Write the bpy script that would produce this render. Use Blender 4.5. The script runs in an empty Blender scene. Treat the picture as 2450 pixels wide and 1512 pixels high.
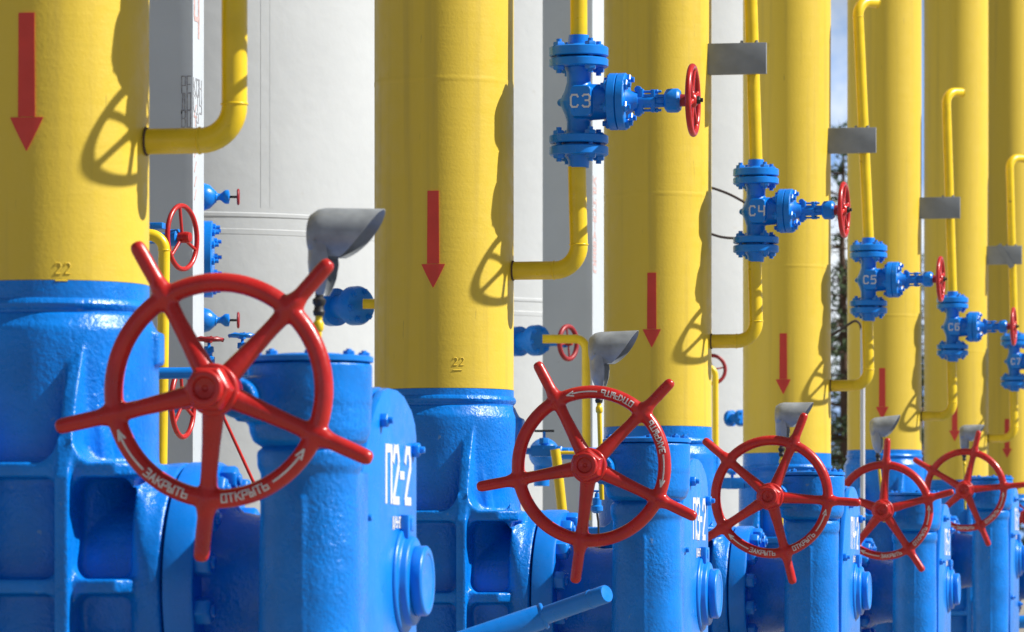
import bpy, bmesh, math, random
from mathutils import Vector, Matrix, Quaternion
PI = math.pi
R = math.radians
random.seed(7)
SC = bpy.context.scene

# ------------------------------------------------------------------ camera, sky, sun
# World axes: the row of pipes runs along +Y, +X is across it (to the right), +Z up.
F = 11200.0                 # focal length in units of a 2450 px wide picture
HZ, XV = 1390.0, 3332.0     # horizon line and vanishing point of the row in that picture
PHI = math.atan((XV - 1225) / F)
HC = 1.45                   # camera height above the ground
SZ = 7.1                    # spacing of the row along the view axis
S = SZ / math.cos(PHI)      # spacing of the row
cam_d = bpy.data.cameras.new('camera')
cam = bpy.data.objects.new('camera', cam_d)
SC.collection.objects.link(cam)
SC.camera = cam
cam.location = (0, 0, HC)
cam.rotation_euler = (R(90), 0, PHI)
cam_d.sensor_fit = 'HORIZONTAL'
cam_d.sensor_width = 36
cam_d.lens = 36 * F / 2450
cam_d.shift_y = (HZ - 756) / 2450
cam_d.clip_start = 0.1
cam_d.clip_end = 3000
cam_d.dof.use_dof = True
cam_d.dof.focus_distance = 24.5
cam_d.dof.aperture_fstop = 7.0
FWD = Vector((-math.sin(PHI), math.cos(PHI), 0))
RGT = Vector((math.cos(PHI), math.sin(PHI), 0))
UP = Vector((0, 0, 1))

SUN_AZ, SUN_EL = R(6.0), R(41.5)     # azimuth measured from +X towards +Y
sun_dir = Vector((math.cos(SUN_EL) * math.cos(SUN_AZ), math.cos(SUN_EL) * math.sin(SUN_AZ), math.sin(SUN_EL)))
world = bpy.data.worlds.new('World')
SC.world = world
world.use_nodes = True
wn = world.node_tree
wn.nodes.clear()
sky = wn.nodes.new('ShaderNodeTexSky')
sky.sky_type = 'NISHITA'
sky.sun_disc = False
sky.sun_elevation = SUN_EL
sky.sun_rotation = PI / 2 - SUN_AZ
sky.air_density = 1.0
sky.dust_density = 0.6
bg = wn.nodes.new('ShaderNodeBackground')
bg.inputs['Strength'].default_value = 0.032
wo = wn.nodes.new('ShaderNodeOutputWorld')
wtc = wn.nodes.new('ShaderNodeTexCoord')
wns = wn.nodes.new('ShaderNodeTexNoise')
wns.inputs['Scale'].default_value = 9.0
wns.inputs['Detail'].default_value = 7
wmr = wn.nodes.new('ShaderNodeMapRange')
wmr.inputs['From Min'].default_value = 0.38
wmr.inputs['From Max'].default_value = 0.58
wmx = wn.nodes.new('ShaderNodeMix')
wmx.data_type = 'RGBA'
wmx.inputs['B'].default_value = (6.2, 6.2, 6.3, 1)
wn.links.new(wtc.outputs['Generated'], wns.inputs['Vector'])
wn.links.new(wns.outputs['Fac'], wmr.inputs['Value'])
wn.links.new(wmr.outputs[0], wmx.inputs['Factor'])
wn.links.new(sky.outputs[0], wmx.inputs['A'])
# bright hazy cloud bank low over the horizon
wsp = wn.nodes.new('ShaderNodeSeparateXYZ')
wlo = wn.nodes.new('ShaderNodeMapRange')
wlo.interpolation_type = 'SMOOTHSTEP'
wlo.inputs['From Min'].default_value = 0.15
wlo.inputs['From Max'].default_value = 0.10
wlo.inputs['To Min'].default_value = 0.0
wlo.inputs['To Max'].default_value = 0.9
wn2 = wn.nodes.new('ShaderNodeTexNoise')
wn2.inputs['Scale'].default_value = 38.0
wn2.inputs['Detail'].default_value = 6
wcr = wn.nodes.new('ShaderNodeMix')
wcr.data_type = 'RGBA'
wcr.inputs['A'].default_value = (7.5, 13.0, 24.0, 1)
wcr.inputs['B'].default_value = (24.0, 25.5, 27.0, 1)
wm3 = wn.nodes.new('ShaderNodeMapRange')
wm3.inputs['From Min'].default_value = 0.47
wm3.inputs['From Max'].default_value = 0.66
wmy = wn.nodes.new('ShaderNodeMix')
wmy.data_type = 'RGBA'
wn.links.new(wtc.outputs['Generated'], wsp.inputs[0])
wn.links.new(wsp.outputs['Z'], wlo.inputs['Value'])
wn.links.new(wtc.outputs['Generated'], wn2.inputs['Vector'])
wn.links.new(wn2.outputs['Fac'], wm3.inputs['Value'])
wn.links.new(wm3.outputs[0], wcr.inputs['Factor'])
wn.links.new(wlo.outputs[0], wmy.inputs['Factor'])
wn.links.new(wmx.outputs['Result'], wmy.inputs['A'])
wn.links.new(wcr.outputs['Result'], wmy.inputs['B'])
wn.links.new(wmy.outputs['Result'], bg.inputs[0])
wn.links.new(bg.outputs[0], wo.inputs[0])
sun_d = bpy.data.lights.new('sun', 'SUN')
sun_d.energy = 5.0
sun_d.angle = R(0.53)
sun_d.color = (1.0, 0.965, 0.915)
sun = bpy.data.objects.new('sun', sun_d)
SC.collection.objects.link(sun)
sun.rotation_mode = 'QUATERNION'
sun.rotation_quaternion = (-sun_dir).to_track_quat('-Z', 'Y')
sun.location = (20, 10, 30)
SC.view_settings.view_transform = 'Standard'
SC.view_settings.look = 'None'
SC.view_settings.exposure = 0.47
SC.view_settings.gamma = 1.0

def px(x, y, d):
    """world point seen at (x, y) of a 2450 x 1512 picture, at depth d along the view axis"""
    return Vector((0, 0, HC)) + d * (FWD + (x - 1225) / F * RGT + (HZ - y) / F * UP)

# ------------------------------------------------------------------ materials
def mat(name, col, rough=0.45, metal=0.0, var=0.06, vscale=4.0, bump=0.0, bscale=60.0, bdist=0.004,
        spots=None, spot_amt=0.0, spot_scale=30.0, streak=False, coat=0.0, spec=0.5, fine=0.0, patchy=False):
    m = bpy.data.materials.new(name)
    m.use_nodes = True
    nt = m.node_tree
    b = nt.nodes['Principled BSDF']
    b.inputs['Roughness'].default_value = rough
    b.inputs['Metallic'].default_value = metal
    b.inputs['Coat Weight'].default_value = coat
    b.inputs['Specular IOR Level'].default_value = spec
    tc = nt.nodes.new('ShaderNodeTexCoord')
    oi = nt.nodes.new('ShaderNodeObjectInfo')       # so that repeats do not share one pattern
    of = nt.nodes.new('ShaderNodeVectorMath')
    of.operation = 'MULTIPLY_ADD'
    of.inputs[1].default_value = (0.37, 0.41, 0.29)
    nt.links.new(oi.outputs['Location'], of.inputs[0])
    nt.links.new(tc.outputs['Object'], of.inputs[2])
    vec = of.outputs[0]
    n = nt.nodes.new('ShaderNodeTexNoise')
    n.inputs['Scale'].default_value = vscale
    n.inputs['Detail'].default_value = 6
    src = vec
    if streak:
        mp = nt.nodes.new('ShaderNodeMapping')
        mp.inputs['Scale'].default_value = (1, 1, 0.12)
        nt.links.new(vec, mp.inputs['Vector'])
        src = mp.outputs['Vector']
    nt.links.new(src, n.inputs['Vector'])
    ramp = nt.nodes.new('ShaderNodeMapRange')
    ramp.inputs['From Min'].default_value = 0.3
    ramp.inputs['From Max'].default_value = 0.7
    ramp.inputs['To Min'].default_value = 1 - var
    ramp.inputs['To Max'].default_value = 1 + var
    nt.links.new(n.outputs['Fac'], ramp.inputs['Value'])
    mul = nt.nodes.new('ShaderNodeVectorMath')
    mul.operation = 'SCALE'
    mul.inputs[0].default_value = col[:3]
    nt.links.new(ramp.outputs[0], mul.inputs['Scale'])
    out = mul.outputs[0]
    if streak:          # rain streaks and dust runs
        m5 = nt.nodes.new('ShaderNodeMapping')
        m5.inputs['Scale'].default_value = (7, 7, 0.22)
        nt.links.new(vec, m5.inputs['Vector'])
        n5 = nt.nodes.new('ShaderNodeTexNoise')
        n5.inputs['Scale'].default_value = 2.2
        n5.inputs['Detail'].default_value = 5
        nt.links.new(m5.outputs['Vector'], n5.inputs['Vector'])
        r5 = nt.nodes.new('ShaderNodeMapRange')
        r5.inputs['From Min'].default_value = 0.52
        r5.inputs['From Max'].default_value = 0.76
        r5.inputs['To Max'].default_value = 0.34
        nt.links.new(n5.outputs['Fac'], r5.inputs['Value'])
        x5 = nt.nodes.new('ShaderNodeMix')
        x5.data_type = 'RGBA'
        x5.inputs['B'].default_value = (0.34, 0.25, 0.06, 1)
        nt.links.new(r5.outputs[0], x5.inputs['Factor'])
        nt.links.new(out, x5.inputs['A'])
        out = x5.outputs['Result']
    if spots:
        n2 = nt.nodes.new('ShaderNodeTexNoise')
        n2.inputs['Scale'].default_value = spot_scale
        n2.inputs['Detail'].default_value = 4
        nt.links.new(src, n2.inputs['Vector'])
        mr = nt.nodes.new('ShaderNodeMapRange')
        mr.inputs['From Min'].default_value = 0.70
        mr.inputs['From Max'].default_value = 0.76
        mr.inputs['To Max'].default_value = spot_amt
        nt.links.new(n2.outputs['Fac'], mr.inputs['Value'])
        mx = nt.nodes.new('ShaderNodeMix')
        mx.data_type = 'RGBA'
        mx.inputs['B'].default_value = (*spots, 1)
        nt.links.new(mr.outputs[0], mx.inputs['Factor'])
        nt.links.new(out, mx.inputs['A'])
        out = mx.outputs['Result']
    nt.links.new(out, b.inputs['Base Color'])
    # roughness variation
    rr = nt.nodes.new('ShaderNodeMapRange')
    rr.inputs['From Min'].default_value = 0.3
    rr.inputs['From Max'].default_value = 0.7
    rr.inputs['To Min'].default_value = max(0.05, rough - 0.08)
    rr.inputs['To Max'].default_value = min(1, rough + 0.10)
    n4 = nt.nodes.new('ShaderNodeTexNoise')
    n4.inputs['Scale'].default_value = 17
    n4.inputs['Detail'].default_value = 5
    nt.links.new(vec, n4.inputs['Vector'])
    nt.links.new(n4.outputs['Fac'], rr.inputs['Value'])
    nt.links.new(rr.outputs[0], b.inputs['Roughness'])
    if bump:
        nb = nt.nodes.new('ShaderNodeTexNoise')
        nb.inputs['Scale'].default_value = bscale
        nb.inputs['Detail'].default_value = 4
        nt.links.new(vec, nb.inputs['Vector'])
        bp = nt.nodes.new('ShaderNodeBump')
        bp.inputs['Strength'].default_value = bump
        bp.inputs['Distance'].default_value = bdist
        if patchy:      # rough and smooth areas of the casting
            pn = nt.nodes.new('ShaderNodeTexNoise')
            pn.inputs['Scale'].default_value = 3.2
            pn.inputs['Detail'].default_value = 3
            pm = nt.nodes.new('ShaderNodeMapRange')
            pm.inputs['From Min'].default_value = 0.35
            pm.inputs['From Max'].default_value = 0.65
            pm.inputs['To Min'].default_value = bump * 0.15
            pm.inputs['To Max'].default_value = bump * 1.2
            nt.links.new(vec, pn.inputs['Vector'])
            nt.links.new(pn.outputs['Fac'], pm.inputs['Value'])
            nt.links.new(pm.outputs[0], bp.inputs['Strength'])
        nt.links.new(nb.outputs['Fac'], bp.inputs['Height'])
        last = bp
        if fine:
            nf = nt.nodes.new('ShaderNodeTexNoise')
            nf.inputs['Scale'].default_value = 9
            nf.inputs['Detail'].default_value = 3
            if streak:
                m2 = nt.nodes.new('ShaderNodeMapping')
                m2.inputs['Scale'].default_value = (0.25, 0.25, 3.2)
                nt.links.new(vec, m2.inputs['Vector'])
                nt.links.new(m2.outputs['Vector'], nf.inputs['Vector'])
            else:
                nt.links.new(vec, nf.inputs['Vector'])
            b2 = nt.nodes.new('ShaderNodeBump')
            b2.inputs['Strength'].default_value = fine
            b2.inputs['Distance'].default_value = 0.02
            nt.links.new(nf.outputs['Fac'], b2.inputs['Height'])
            nt.links.new(bp.outputs['Normal'], b2.inputs['Normal'])
            last = b2
        nt.links.new(last.outputs['Normal'], b.inputs['Normal'])
    return m

M = {}
M['yellow'] = mat('yellow_column_paint', (0.69, 0.495, 0.040), 0.47, var=0.10, vscale=1.1, bump=0.3, bscale=70, bdist=0.003,
                  spots=(0.16, 0.12, 0.04), spot_amt=0.35, spot_scale=44, streak=True, fine=0.05)
M['pipe_yellow'] = mat('yellow_pipe_paint', (0.76, 0.53, 0.008), 0.34, var=0.08, vscale=9, bump=0.2, bscale=60, bdist=0.002,
                       spots=(0.20, 0.10, 0.02), spot_amt=0.7, spot_scale=14)
M['blue'] = mat('blue_cast_paint', (0.001, 0.182, 0.66), 0.30, var=0.17, vscale=5, bump=0.6, bscale=62, bdist=0.009, fine=0.35, spec=0.38, patchy=True,
                spots=(0.16, 0.30, 0.50), spot_amt=0.7, spot_scale=20)
M['blue_smooth'] = mat('blue_machined_paint', (0.002, 0.190, 0.68), 0.32, var=0.10, vscale=5, spots=(0.14, 0.28, 0.50), spot_amt=0.6, spot_scale=24, bump=0.25, bscale=50, bdist=0.003, fine=0.08, spec=0.4)
M['red'] = mat('red_wheel_paint', (0.45, 0.014, 0.012), 0.30, var=0.16, vscale=9, spots=(0.12, 0.02, 0.02), spot_amt=0.6, spot_scale=28, bump=0.25, bscale=50, bdist=0.003, fine=0.08)
M['arrow_red'] = mat('red_arrow_paint', (0.64, 0.046, 0.028), 0.5, var=0.08, vscale=8, bump=0.15)
M['dull_red'] = mat('weathered_red_paint', (0.30, 0.012, 0.018), 0.45, var=0.12, vscale=20)
M['white_mark'] = mat('white_lettering_paint', (0.62, 0.63, 0.64), 0.55, var=0.10, vscale=50)
M['worn_mark'] = mat('worn_rim_lettering', (0.60, 0.61, 0.62), 0.6, var=0.15, vscale=40, spots=(0.36, 0.03, 0.03), spot_amt=0.9, spot_scale=45)
M['white'] = mat('white_tank_paint', (0.50, 0.525, 0.535), 0.55, var=0.035, vscale=1.3, bump=0.12, bscale=5, bdist=0.02,
                 spots=(0.42, 0.42, 0.40), spot_amt=0.35, spot_scale=10, fine=0.12)
M['pillar'] = mat('white_pillar_paint', (0.49, 0.54, 0.585), 0.6, var=0.04, vscale=2.5, bump=0.2, bscale=20,
                  spots=(0.25, 0.25, 0.27), spot_amt=0.5, spot_scale=16)
M['grey'] = mat('grey_bracket_steel', (0.22, 0.24, 0.26), 0.5, metal=0.0, var=0.10, vscale=9, bump=0.1, bscale=40)
M['galv'] = mat('galvanised_hood_sheet', (0.28, 0.305, 0.325), 0.45, metal=0.15, var=0.28, vscale=10, bump=0.12, bscale=18, bdist=0.006)
M['black'] = mat('black_fitting', (0.015, 0.014, 0.014), 0.5, var=0.2, vscale=20)
M['cable'] = mat('dark_cable_sheath', (0.035, 0.022, 0.018), 0.5)
M['conduit'] = mat('pale_grey_conduit', (0.55, 0.57, 0.60), 0.45)
M['dial'] = mat('white_gauge_dial', (0.7, 0.7, 0.68), 0.4)
M['ground'] = mat('concrete_yard', (0.28, 0.255, 0.21), 0.85, var=0.12, vscale=1.2, bump=0.4, bscale=30)
M['bark'] = mat('pine_bark', (0.10, 0.06, 0.04), 0.9, var=0.3, vscale=8)
M['needles'] = mat('pine_needles', (0.06, 0.10, 0.04), 0.7, var=0.45, vscale=1.2)
M['ink_red'] = mat('faded_red_lettering', (0.52, 0.36, 0.35), 0.7, var=0.3, vscale=30)
M['ink_grey'] = mat('faded_grey_lettering', (0.30, 0.31, 0.34), 0.7, var=0.4, vscale=40)

# ------------------------------------------------------------------ mesh builder
def basis(axis):
    a = Vector(axis).normalized()
    t = Vector((0, 0, 1)) if abs(a.z) < 0.9 else Vector((1, 0, 0))
    e1 = t.cross(a).normalized()
    e2 = a.cross(e1).normalized()
    return e1, e2, a

class MB:
    def __init__(s):
        s.v, s.f = [], []
    def add(s, vs, fs):
        o = len(s.v)
        s.v += [Vector(p) for p in vs]
        s.f += [[i + o for i in f] for f in fs]
    def lathe(s, org, axis, prof, seg=32):
        """prof: list of (distance along axis, radius); ends closed"""
        e1, e2, a = basis(axis)
        org = Vector(org)
        vs, fs = [], []
        for (h, r) in prof:
            for i in range(seg):
                t = 2 * PI * i / seg
                vs.append(org + a * h + e1 * (r * math.cos(t)) + e2 * (r * math.sin(t)))
        n = len(prof)
        for j in range(n - 1):
            for i in range(seg):
                k = (i + 1) % seg
                fs.append([j * seg + i, j * seg + k, (j + 1) * seg + k, (j + 1) * seg + i])
        fs.append([i for i in range(seg)][::-1])
        fs.append([(n - 1) * seg + i for i in range(seg)])
        s.add(vs, fs)
        return s
    def cyl(s, p0, p1, r0, r1=None, seg=24):
        p0, p1 = Vector(p0), Vector(p1)
        return s.lathe(p0, p1 - p0, [(0, r0), ((p1 - p0).length, r0 if r1 is None else r1)], seg)
    def tube(s, pts, r, seg=16, ry=None):
        pts = [Vector(p) for p in pts]
        rs = r if isinstance(r, (list, tuple)) else [r] * len(pts)
        T = []
        for i in range(len(pts)):
            a = pts[max(i - 1, 0)]
            b = pts[min(i + 1, len(pts) - 1)]
            T.append((b - a).normalized())
        e1 = basis(T[0])[0]
        vs, fs = [], []
        for i, p in enumerate(pts):
            if i:
                q = T[i - 1].rotation_difference(T[i])
                e1 = q @ e1
            e2 = T[i].cross(e1)
            for j in range(seg):
                t = 2 * PI * j / seg
                vs.append(p + e1 * (rs[i] * math.cos(t)) + e2 * (rs[i] * math.sin(t)))
        for i in range(len(pts) - 1):
            for j in range(seg):
                k = (j + 1) % seg
                fs.append([i * seg + j, i * seg + k, (i + 1) * seg + k, (i + 1) * seg + j])
        fs.append(list(range(seg))[::-1])
        fs.append([(len(pts) - 1) * seg + j for j in range(seg)])
        s.add(vs, fs)
        return s
    def torus(s, c, axis, Rr, r, seg=64, sub=16, a0=0, a1=2 * PI, re=1.0):
        e1, e2, a = basis(axis)
        c = Vector(c)
        full = abs(a1 - a0 - 2 * PI) < 1e-6
        n = seg if full else seg + 1
        vs, fs = [], []
        for i in range(n):
            t = a0 + (a1 - a0) * i / seg
            d = e1 * math.cos(t) + e2 * math.sin(t)
            for j in range(sub):
                u = 2 * PI * j / sub
                vs.append(c + d * (Rr + r * math.cos(u)) + a * (r * re * math.sin(u)))
        for i in range(seg):
            k = (i + 1) % n
            for j in range(sub):
                l = (j + 1) % sub
                fs.append([i * sub + j, k * sub + j, k * sub + l, i * sub + l])
        if not full:
            fs.append(list(range(sub)))
            fs.append([seg * sub + j for j in range(sub)][::-1])
        s.add(vs, fs)
        return s
    def box(s, c, size, rot=None):
        c = Vector(c)
        hx, hy, hz = [q / 2 for q in size]
        vs = []
        for x in (-hx, hx):
            for y in (-hy, hy):
                for z in (-hz, hz):
                    p = Vector((x, y, z))
                    if rot is not None:
                        p = rot @ p
                    vs.append(c + p)
        s.add(vs, [[0, 1, 3, 2], [4, 6, 7, 5], [0, 4, 5, 1], [2, 3, 7, 6], [0, 2, 6, 4], [1, 5, 7, 3]])
        return s
    def prism(s, outline, plane, lo, hi):
        """extrude a 2D outline; plane 'x': outline (y,z) extruded in x, etc."""
        def P(a, b, h):
            return {'x': (h, a, b), 'y': (a, h, b), 'z': (a, b, h)}[plane]
        n = len(outline)
        vs = [P(a, b, lo) for a, b in outline] + [P(a, b, hi) for a, b in outline]
        fs = [list(range(n))[::-1], list(range(n, 2 * n))]
        for i in range(n):
            k = (i + 1) % n
            fs.append([i, k, n + k, n + i])
        s.add(vs, fs)
        return s
    def loft(s, rings):
        n = len(rings[0])
        vs = [p for r in rings for p in r]
        fs = []
        for j in range(len(rings) - 1):
            for i in range(n):
                k = (i + 1) % n
                fs.append([j * n + i, j * n + k, (j + 1) * n + k, (j + 1) * n + i])
        fs.append(list(range(n))[::-1])
        fs.append([(len(rings) - 1) * n + i for i in range(n)])
        s.add(vs, fs)
        return s
    def ball(s, c, r, seg=16, rings=10):
        prof = []
        for i in range(rings + 1):
            t = PI * i / rings
            prof.append((-r * math.cos(t), max(1e-4, r * math.sin(t))))
        return s.lathe(c, (0, 0, 1), prof, seg)
    def hexnut(s, p, axis, r, h, cham=0.85):
        e1, e2, a = basis(axis)
        s.lathe(p, axis, [(0, r), (h * 0.8, r), (h, r * cham)], 6)
        return s
    def mesh(s, name, material, sharp=38, bevel=0.0):
        me = bpy.data.meshes.new(name)
        me.from_pydata([tuple(p) for p in s.v], [], s.f)
        bm = bmesh.new()
        bm.from_mesh(me)
        bmesh.ops.recalc_face_normals(bm, faces=bm.faces)
        if bevel:
            es = [e for e in bm.edges if len(e.link_faces) == 2 and e.calc_face_angle(0) > R(35)]
            bmesh.ops.bevel(bm, geom=es, offset=bevel, segments=2, affect='EDGES', profile=0.5, clamp_overlap=True)
            bmesh.ops.recalc_face_normals(bm, faces=bm.faces)
        bm.to_mesh(me)
        bm.free()
        for p in me.polygons:
            p.use_smooth = True
        me.set_sharp_from_angle(angle=R(sharp))
        me.materials.append(material)
        me.update()
        return me

def cast(mb, name, material, voxel=0.009, smooth=4):
    """fuse overlapping solids into one smooth cast surface"""
    me = mb.mesh(name + '_raw', material)
    o = bpy.data.objects.new('cast_source', me)
    SC.collection.objects.link(o)
    rm = o.modifiers.new('r', 'REMESH')
    rm.mode = 'VOXEL'
    rm.voxel_size = voxel
    sm = o.modifiers.new('s', 'SMOOTH')
    sm.factor = 0.5
    sm.iterations = smooth
    dg = bpy.context.evaluated_depsgraph_get()
    dg.update()
    res = bpy.data.meshes.new_from_object(o.evaluated_get(dg))
    res.name = name
    bpy.data.objects.remove(o)
    bpy.data.meshes.remove(me)
    for p in res.polygons:
        p.use_smooth = True
    res.materials.clear()
    res.materials.append(material)
    return res

# ------------------------------------------------------------------ objects
def link(o, parent=None):
    SC.collection.objects.link(o)
    if parent is not None:
        o.parent = parent
    return o

def obj(name, me, parent=None, loc=(0, 0, 0), rot=(0, 0, 0), kids=(), label=None):
    o = link(bpy.data.objects.new(name, me), parent)
    o.location = loc
    o.rotation_euler = rot
    if label:
        o['label'] = label
    for k in kids:
        obj(k[0], k[1], o, *(k[2:]))
    return o

def thing(name, label, cat, loc=(0, 0, 0), rot=(0, 0, 0), group=None, kind=None):
    o = link(bpy.data.objects.new(name, None))
    o.empty_display_size = 0.2
    o.location = loc
    o.rotation_euler = rot
    o['label'] = label
    o['category'] = cat
    if group:
        o['group'] = group
    return o

def struct(name, me):
    o = obj(name, me)
    o['kind'] = 'structure'
    return o

# ------------------------------------------------------------------ lettering made of strokes
GL = {
    'O': [[(0, 0), (0, 1), (1, 1), (1, 0), (0, 0)]], '0': [[(0, 0), (0, 1), (1, 1), (1, 0), (0, 0)]],
    'T': [[(0, 1), (1, 1)], [(.5, 1), (.5, 0)]],
    'K': [[(0, 0), (0, 1)], [(.05, .45), (1, 1)], [(.3, .6), (1, 0)]],
    'P': [[(0, 0), (0, 1), (1, 1), (1, .45), (0, .45)]],
    'bI': [[(0, 1), (0, 0), (.55, 0), (.55, .5), (0, .5)], [(1, 1), (1, 0)]],
    'b': [[(0, 1), (0, 0), (1, 0), (1, .5), (0, .5)]],
    'A': [[(0, 0), (.5, 1), (1, 0)], [(.2, .38), (.8, .38)]],
    'Z': [[(0, 1), (.85, 1), (1, .9), (1, .6), (.85, .52), (.35, .52)], [(.85, .52), (1, .42), (1, .1), (.85, 0), (0, 0)]],
    'C': [[(1, .85), (.85, 1), (.2, 1), (0, .8), (0, .2), (.2, 0), (.85, 0), (1, .15)]],
    '2': [[(0, .8), (.2, 1), (.8, 1), (1, .8), (1, .65), (0.05, 0.05), (0.05, 0), (1, 0)]],
    '3': [[(0, .9), (.2, 1), (.8, 1), (1, .85), (1, .65), (.8, .53), (.4, .53)], [(.8, .53), (1, .4), (1, .15), (.8, 0), (.2, 0), (0, .1)]],
    '4': [[(0, 1), (0, .5), (.1, .42), (1, .42)], [(1, 1), (1, 0)]],
    '5': [[(1, 1), (.05, 1), (0, .55), (.8, .58), (1, .45), (1, .15), (.8, 0), (0, 0)]],
    '6': [[(1, 1), (.2, 1), (0, .8), (0, .15), (.2, 0), (.8, 0), (1, .15), (1, .45), (.8, .58), (0, .58)]],
    '7': [[(0, 1), (1, 1), (1, .9), (.4, 0)]],
    'Pi': [[(0, 0), (0, 1), (1, 1), (1, 0)]], '-': [[(.0, .5), (.55, .5)]], '/': [[(.2, 0), (.8, 1)]],
    'D': [[(0, -.2), (0, 0), (1, 0), (1, -.2)], [(.15, 0), (.3, 1), (.85, 1), (.85, 0)]],
    'E': [[(1, 1), (0, 1), (0, 0), (1, 0)], [(0, .5), (.8, .5)]], 'H': [[(0, 0), (0, 1)], [(1, 0), (1, 1)], [(0, .5), (1, .5)]],
    'B': [[(0, 0), (0, 1), (.8, 1), (1, .85), (1, .65), (.8, .52), (0, .52)], [(.8, .52), (1, .4), (1, .12), (.8, 0), (0, 0)]],
    'Y': [[(0, 1), (0, .5), (1, .5)], [(1, 1), (1, 0), (.1, 0)]],
    '>': [[(0, .5), (1, .5)], [(.6, 1), (1, .5), (.6, 0)]],
    'bar': [[(0, .45), (6, .45)]],
    'hl': [[(-.9, .5), (0.1, .9)], [(-.9, .5), (0.1, 0.1)], [(-.6, .5), (0, .5)]], 'hr': [[(.9, .5), (-.1, .9)], [(.9, .5), (-.1, .1)]],
    'TS': [[(0, -.2), (0, 0), (.8, 0), (.8, 1)], [(0, 0), (0, 1)], [(.8, 0), (1, -.2)]],
}
def letters(mb, text, size, width, gap, thick, fmap, x0=0.0, depth=0.0015, cut=0.01):
    """text: list of glyph keys. fmap(x, y, h) -> 3D point, h = height above the surface"""
    x = x0
    lift = 0
    for g in text:
        if g == ' ':
            x += width + gap
            continue
        for line in GL[g]:
            for (a, b) in zip(line[:-1], line[1:]):
                p = Vector((x + a[0] * width, a[1] * size))
                q = Vector((x + b[0] * width, b[1] * size))
                d = q - p
                lift = (lift + 1) % 7
                dep = depth + lift * 0.00025
                if d.length < 1e-6:
                    continue
                dn = d.normalized()
                p = p - dn * thick * 0.45
                q = q + dn * thick * 0.45
                nn = Vector((-dn.y, dn.x)) * thick / 2
                k = max(1, int((q - p).length / cut))
                vs, fs = [], []
                for i in range(k + 1):
                    c = p.lerp(q, i / k)
                    for sgn in (-1, 1):
                        e = c + nn * sgn
                        vs.append(fmap(e.x, e.y, -0.0003 - lift * 0.00015))
                        vs.append(fmap(e.x, e.y, dep))
                for i in range(k):
                    o = i * 4
                    fs += [[o + 1, o + 3, o + 7, o + 5], [o, o + 1, o + 5, o + 4], [o + 3, o + 2, o + 6, o + 7], [o, o + 4, o + 6, o + 2]]
                fs += [[0, 2, 3, 1], [k * 4, k * 4 + 1, k * 4 + 3, k * 4 + 2]]
                mb.add(vs, fs)
        x += (width * 0.5 if g == '-' else width) + gap
    return x

def text_width(text, width, gap):
    return sum((width * 0.5 if g == '-' else width) + gap for g in text) - gap

# ------------------------------------------------------------------ ground
mb = MB()
mb.add([(-600, -200, 0), (600, -200, 0), (600, 1200, 0), (-600, 1200, 0)], [[0, 1, 2, 3]])
struct('ground', mb.mesh('ground', M['ground']))

# ------------------------------------------------------------------ unit prototypes (local origin: on the ground under the pipe)
UX = -(4.906 * math.cos(PHI))
def unit_y(n):
    return ((2.41 + n) * SZ + UX * math.sin(PHI)) / math.cos(PHI)
CR = 0.36                      # radius of the tall pipes
def W(w):                      # height above the camera level -> z
    return HC + w
ZA = W(-0.085)                 # height of the stem axis of the main valves
DZ = [0.065, 0.0, 0.0, 0.0, 0.28, 0.14, 0.1]
UOFF = [0, 0, -.01, -.065, -.035, 0, 0]
PU = [-.005, .03, .02, .015, -.02, -.02]
GU = [.058, .08, .02, .015, -.02, -.02]
RO = [.02, .035, -.01, .0, -.01, -.02]
BOUND = [1.077, 0.983, 1.026, 1.043, 1.268, 1.13, 1.1]

# --- main valve body (one casting)
def rrect(hx, hy, n, cx=0, cy=0, p=4.0):
    out = []
    for i in range(n):
        t = 2 * PI * i / n
        c, s_ = math.cos(t), math.sin(t)
        out.append((cx + hx * math.copysign(abs(c) ** (2 / p), c), cy + hy * math.copysign(abs(s_) ** (2 / p), s_)))
    return out
b = MB()
b.lathe((0, 0, 0), (0, 0, 1), [(0.0, .40), (W(.80), .395), (W(.845), .392), (W(.875), .375), (W(.90), .366)], 72)
b.lathe((-.55, 0, ZA), (1, 0, 0), [(0, .38), (1.06, .38)], 48)
for sx in (-1, 1):
    rings = []
    for (u, hv, hw, p) in ((.42, .425, .44, 3.4), (.455, .450, .445, 2.6), (.49, .458, .45, 2.1), (.53, .45, .45, 2.0)):
        rings.append([(sx * u, a, ZA + c) for a, c in rrect(hv, hw, 48, p=p)])
    b.loft(rings)
    ol = [(-.54, .35), (-.54, W(.30)), (-.50, W(.40)), (-.475, W(.47)), (-.425, W(.60)), (-.36, W(.72)), (-.325, W(.80)), (.325, W(.80)), (.36, W(.72)), (.425, W(.60)), (.50, W(.34)), (.50, .35)]
    b.prism(ol, 'x', sx * .195 - .026, sx * .195 + .026)
for w in (.33, -.085, -.50):
    b.prism([(-.40, -.505), (.38, -.505), (.47, -.43), (.47, .43), (.38, .50), (-.40, .50), (-.47, .43), (-.47, -.43)], 'z', W(w) - .027, W(w) + .027)
def fillet(b, x, z, sx, sz, r, y0=-.494, y1=-.30):
    o = [(x, z), (x + sx * r, z)] + [(x + sx * (r - r * math.sin(R(t))), z + sz * (r - r * math.cos(R(t)))) for t in (15, 30, 45, 60, 75)] + [(x, z + sz * r)]
    b.prism(o, 'y', y0, y1)
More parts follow.
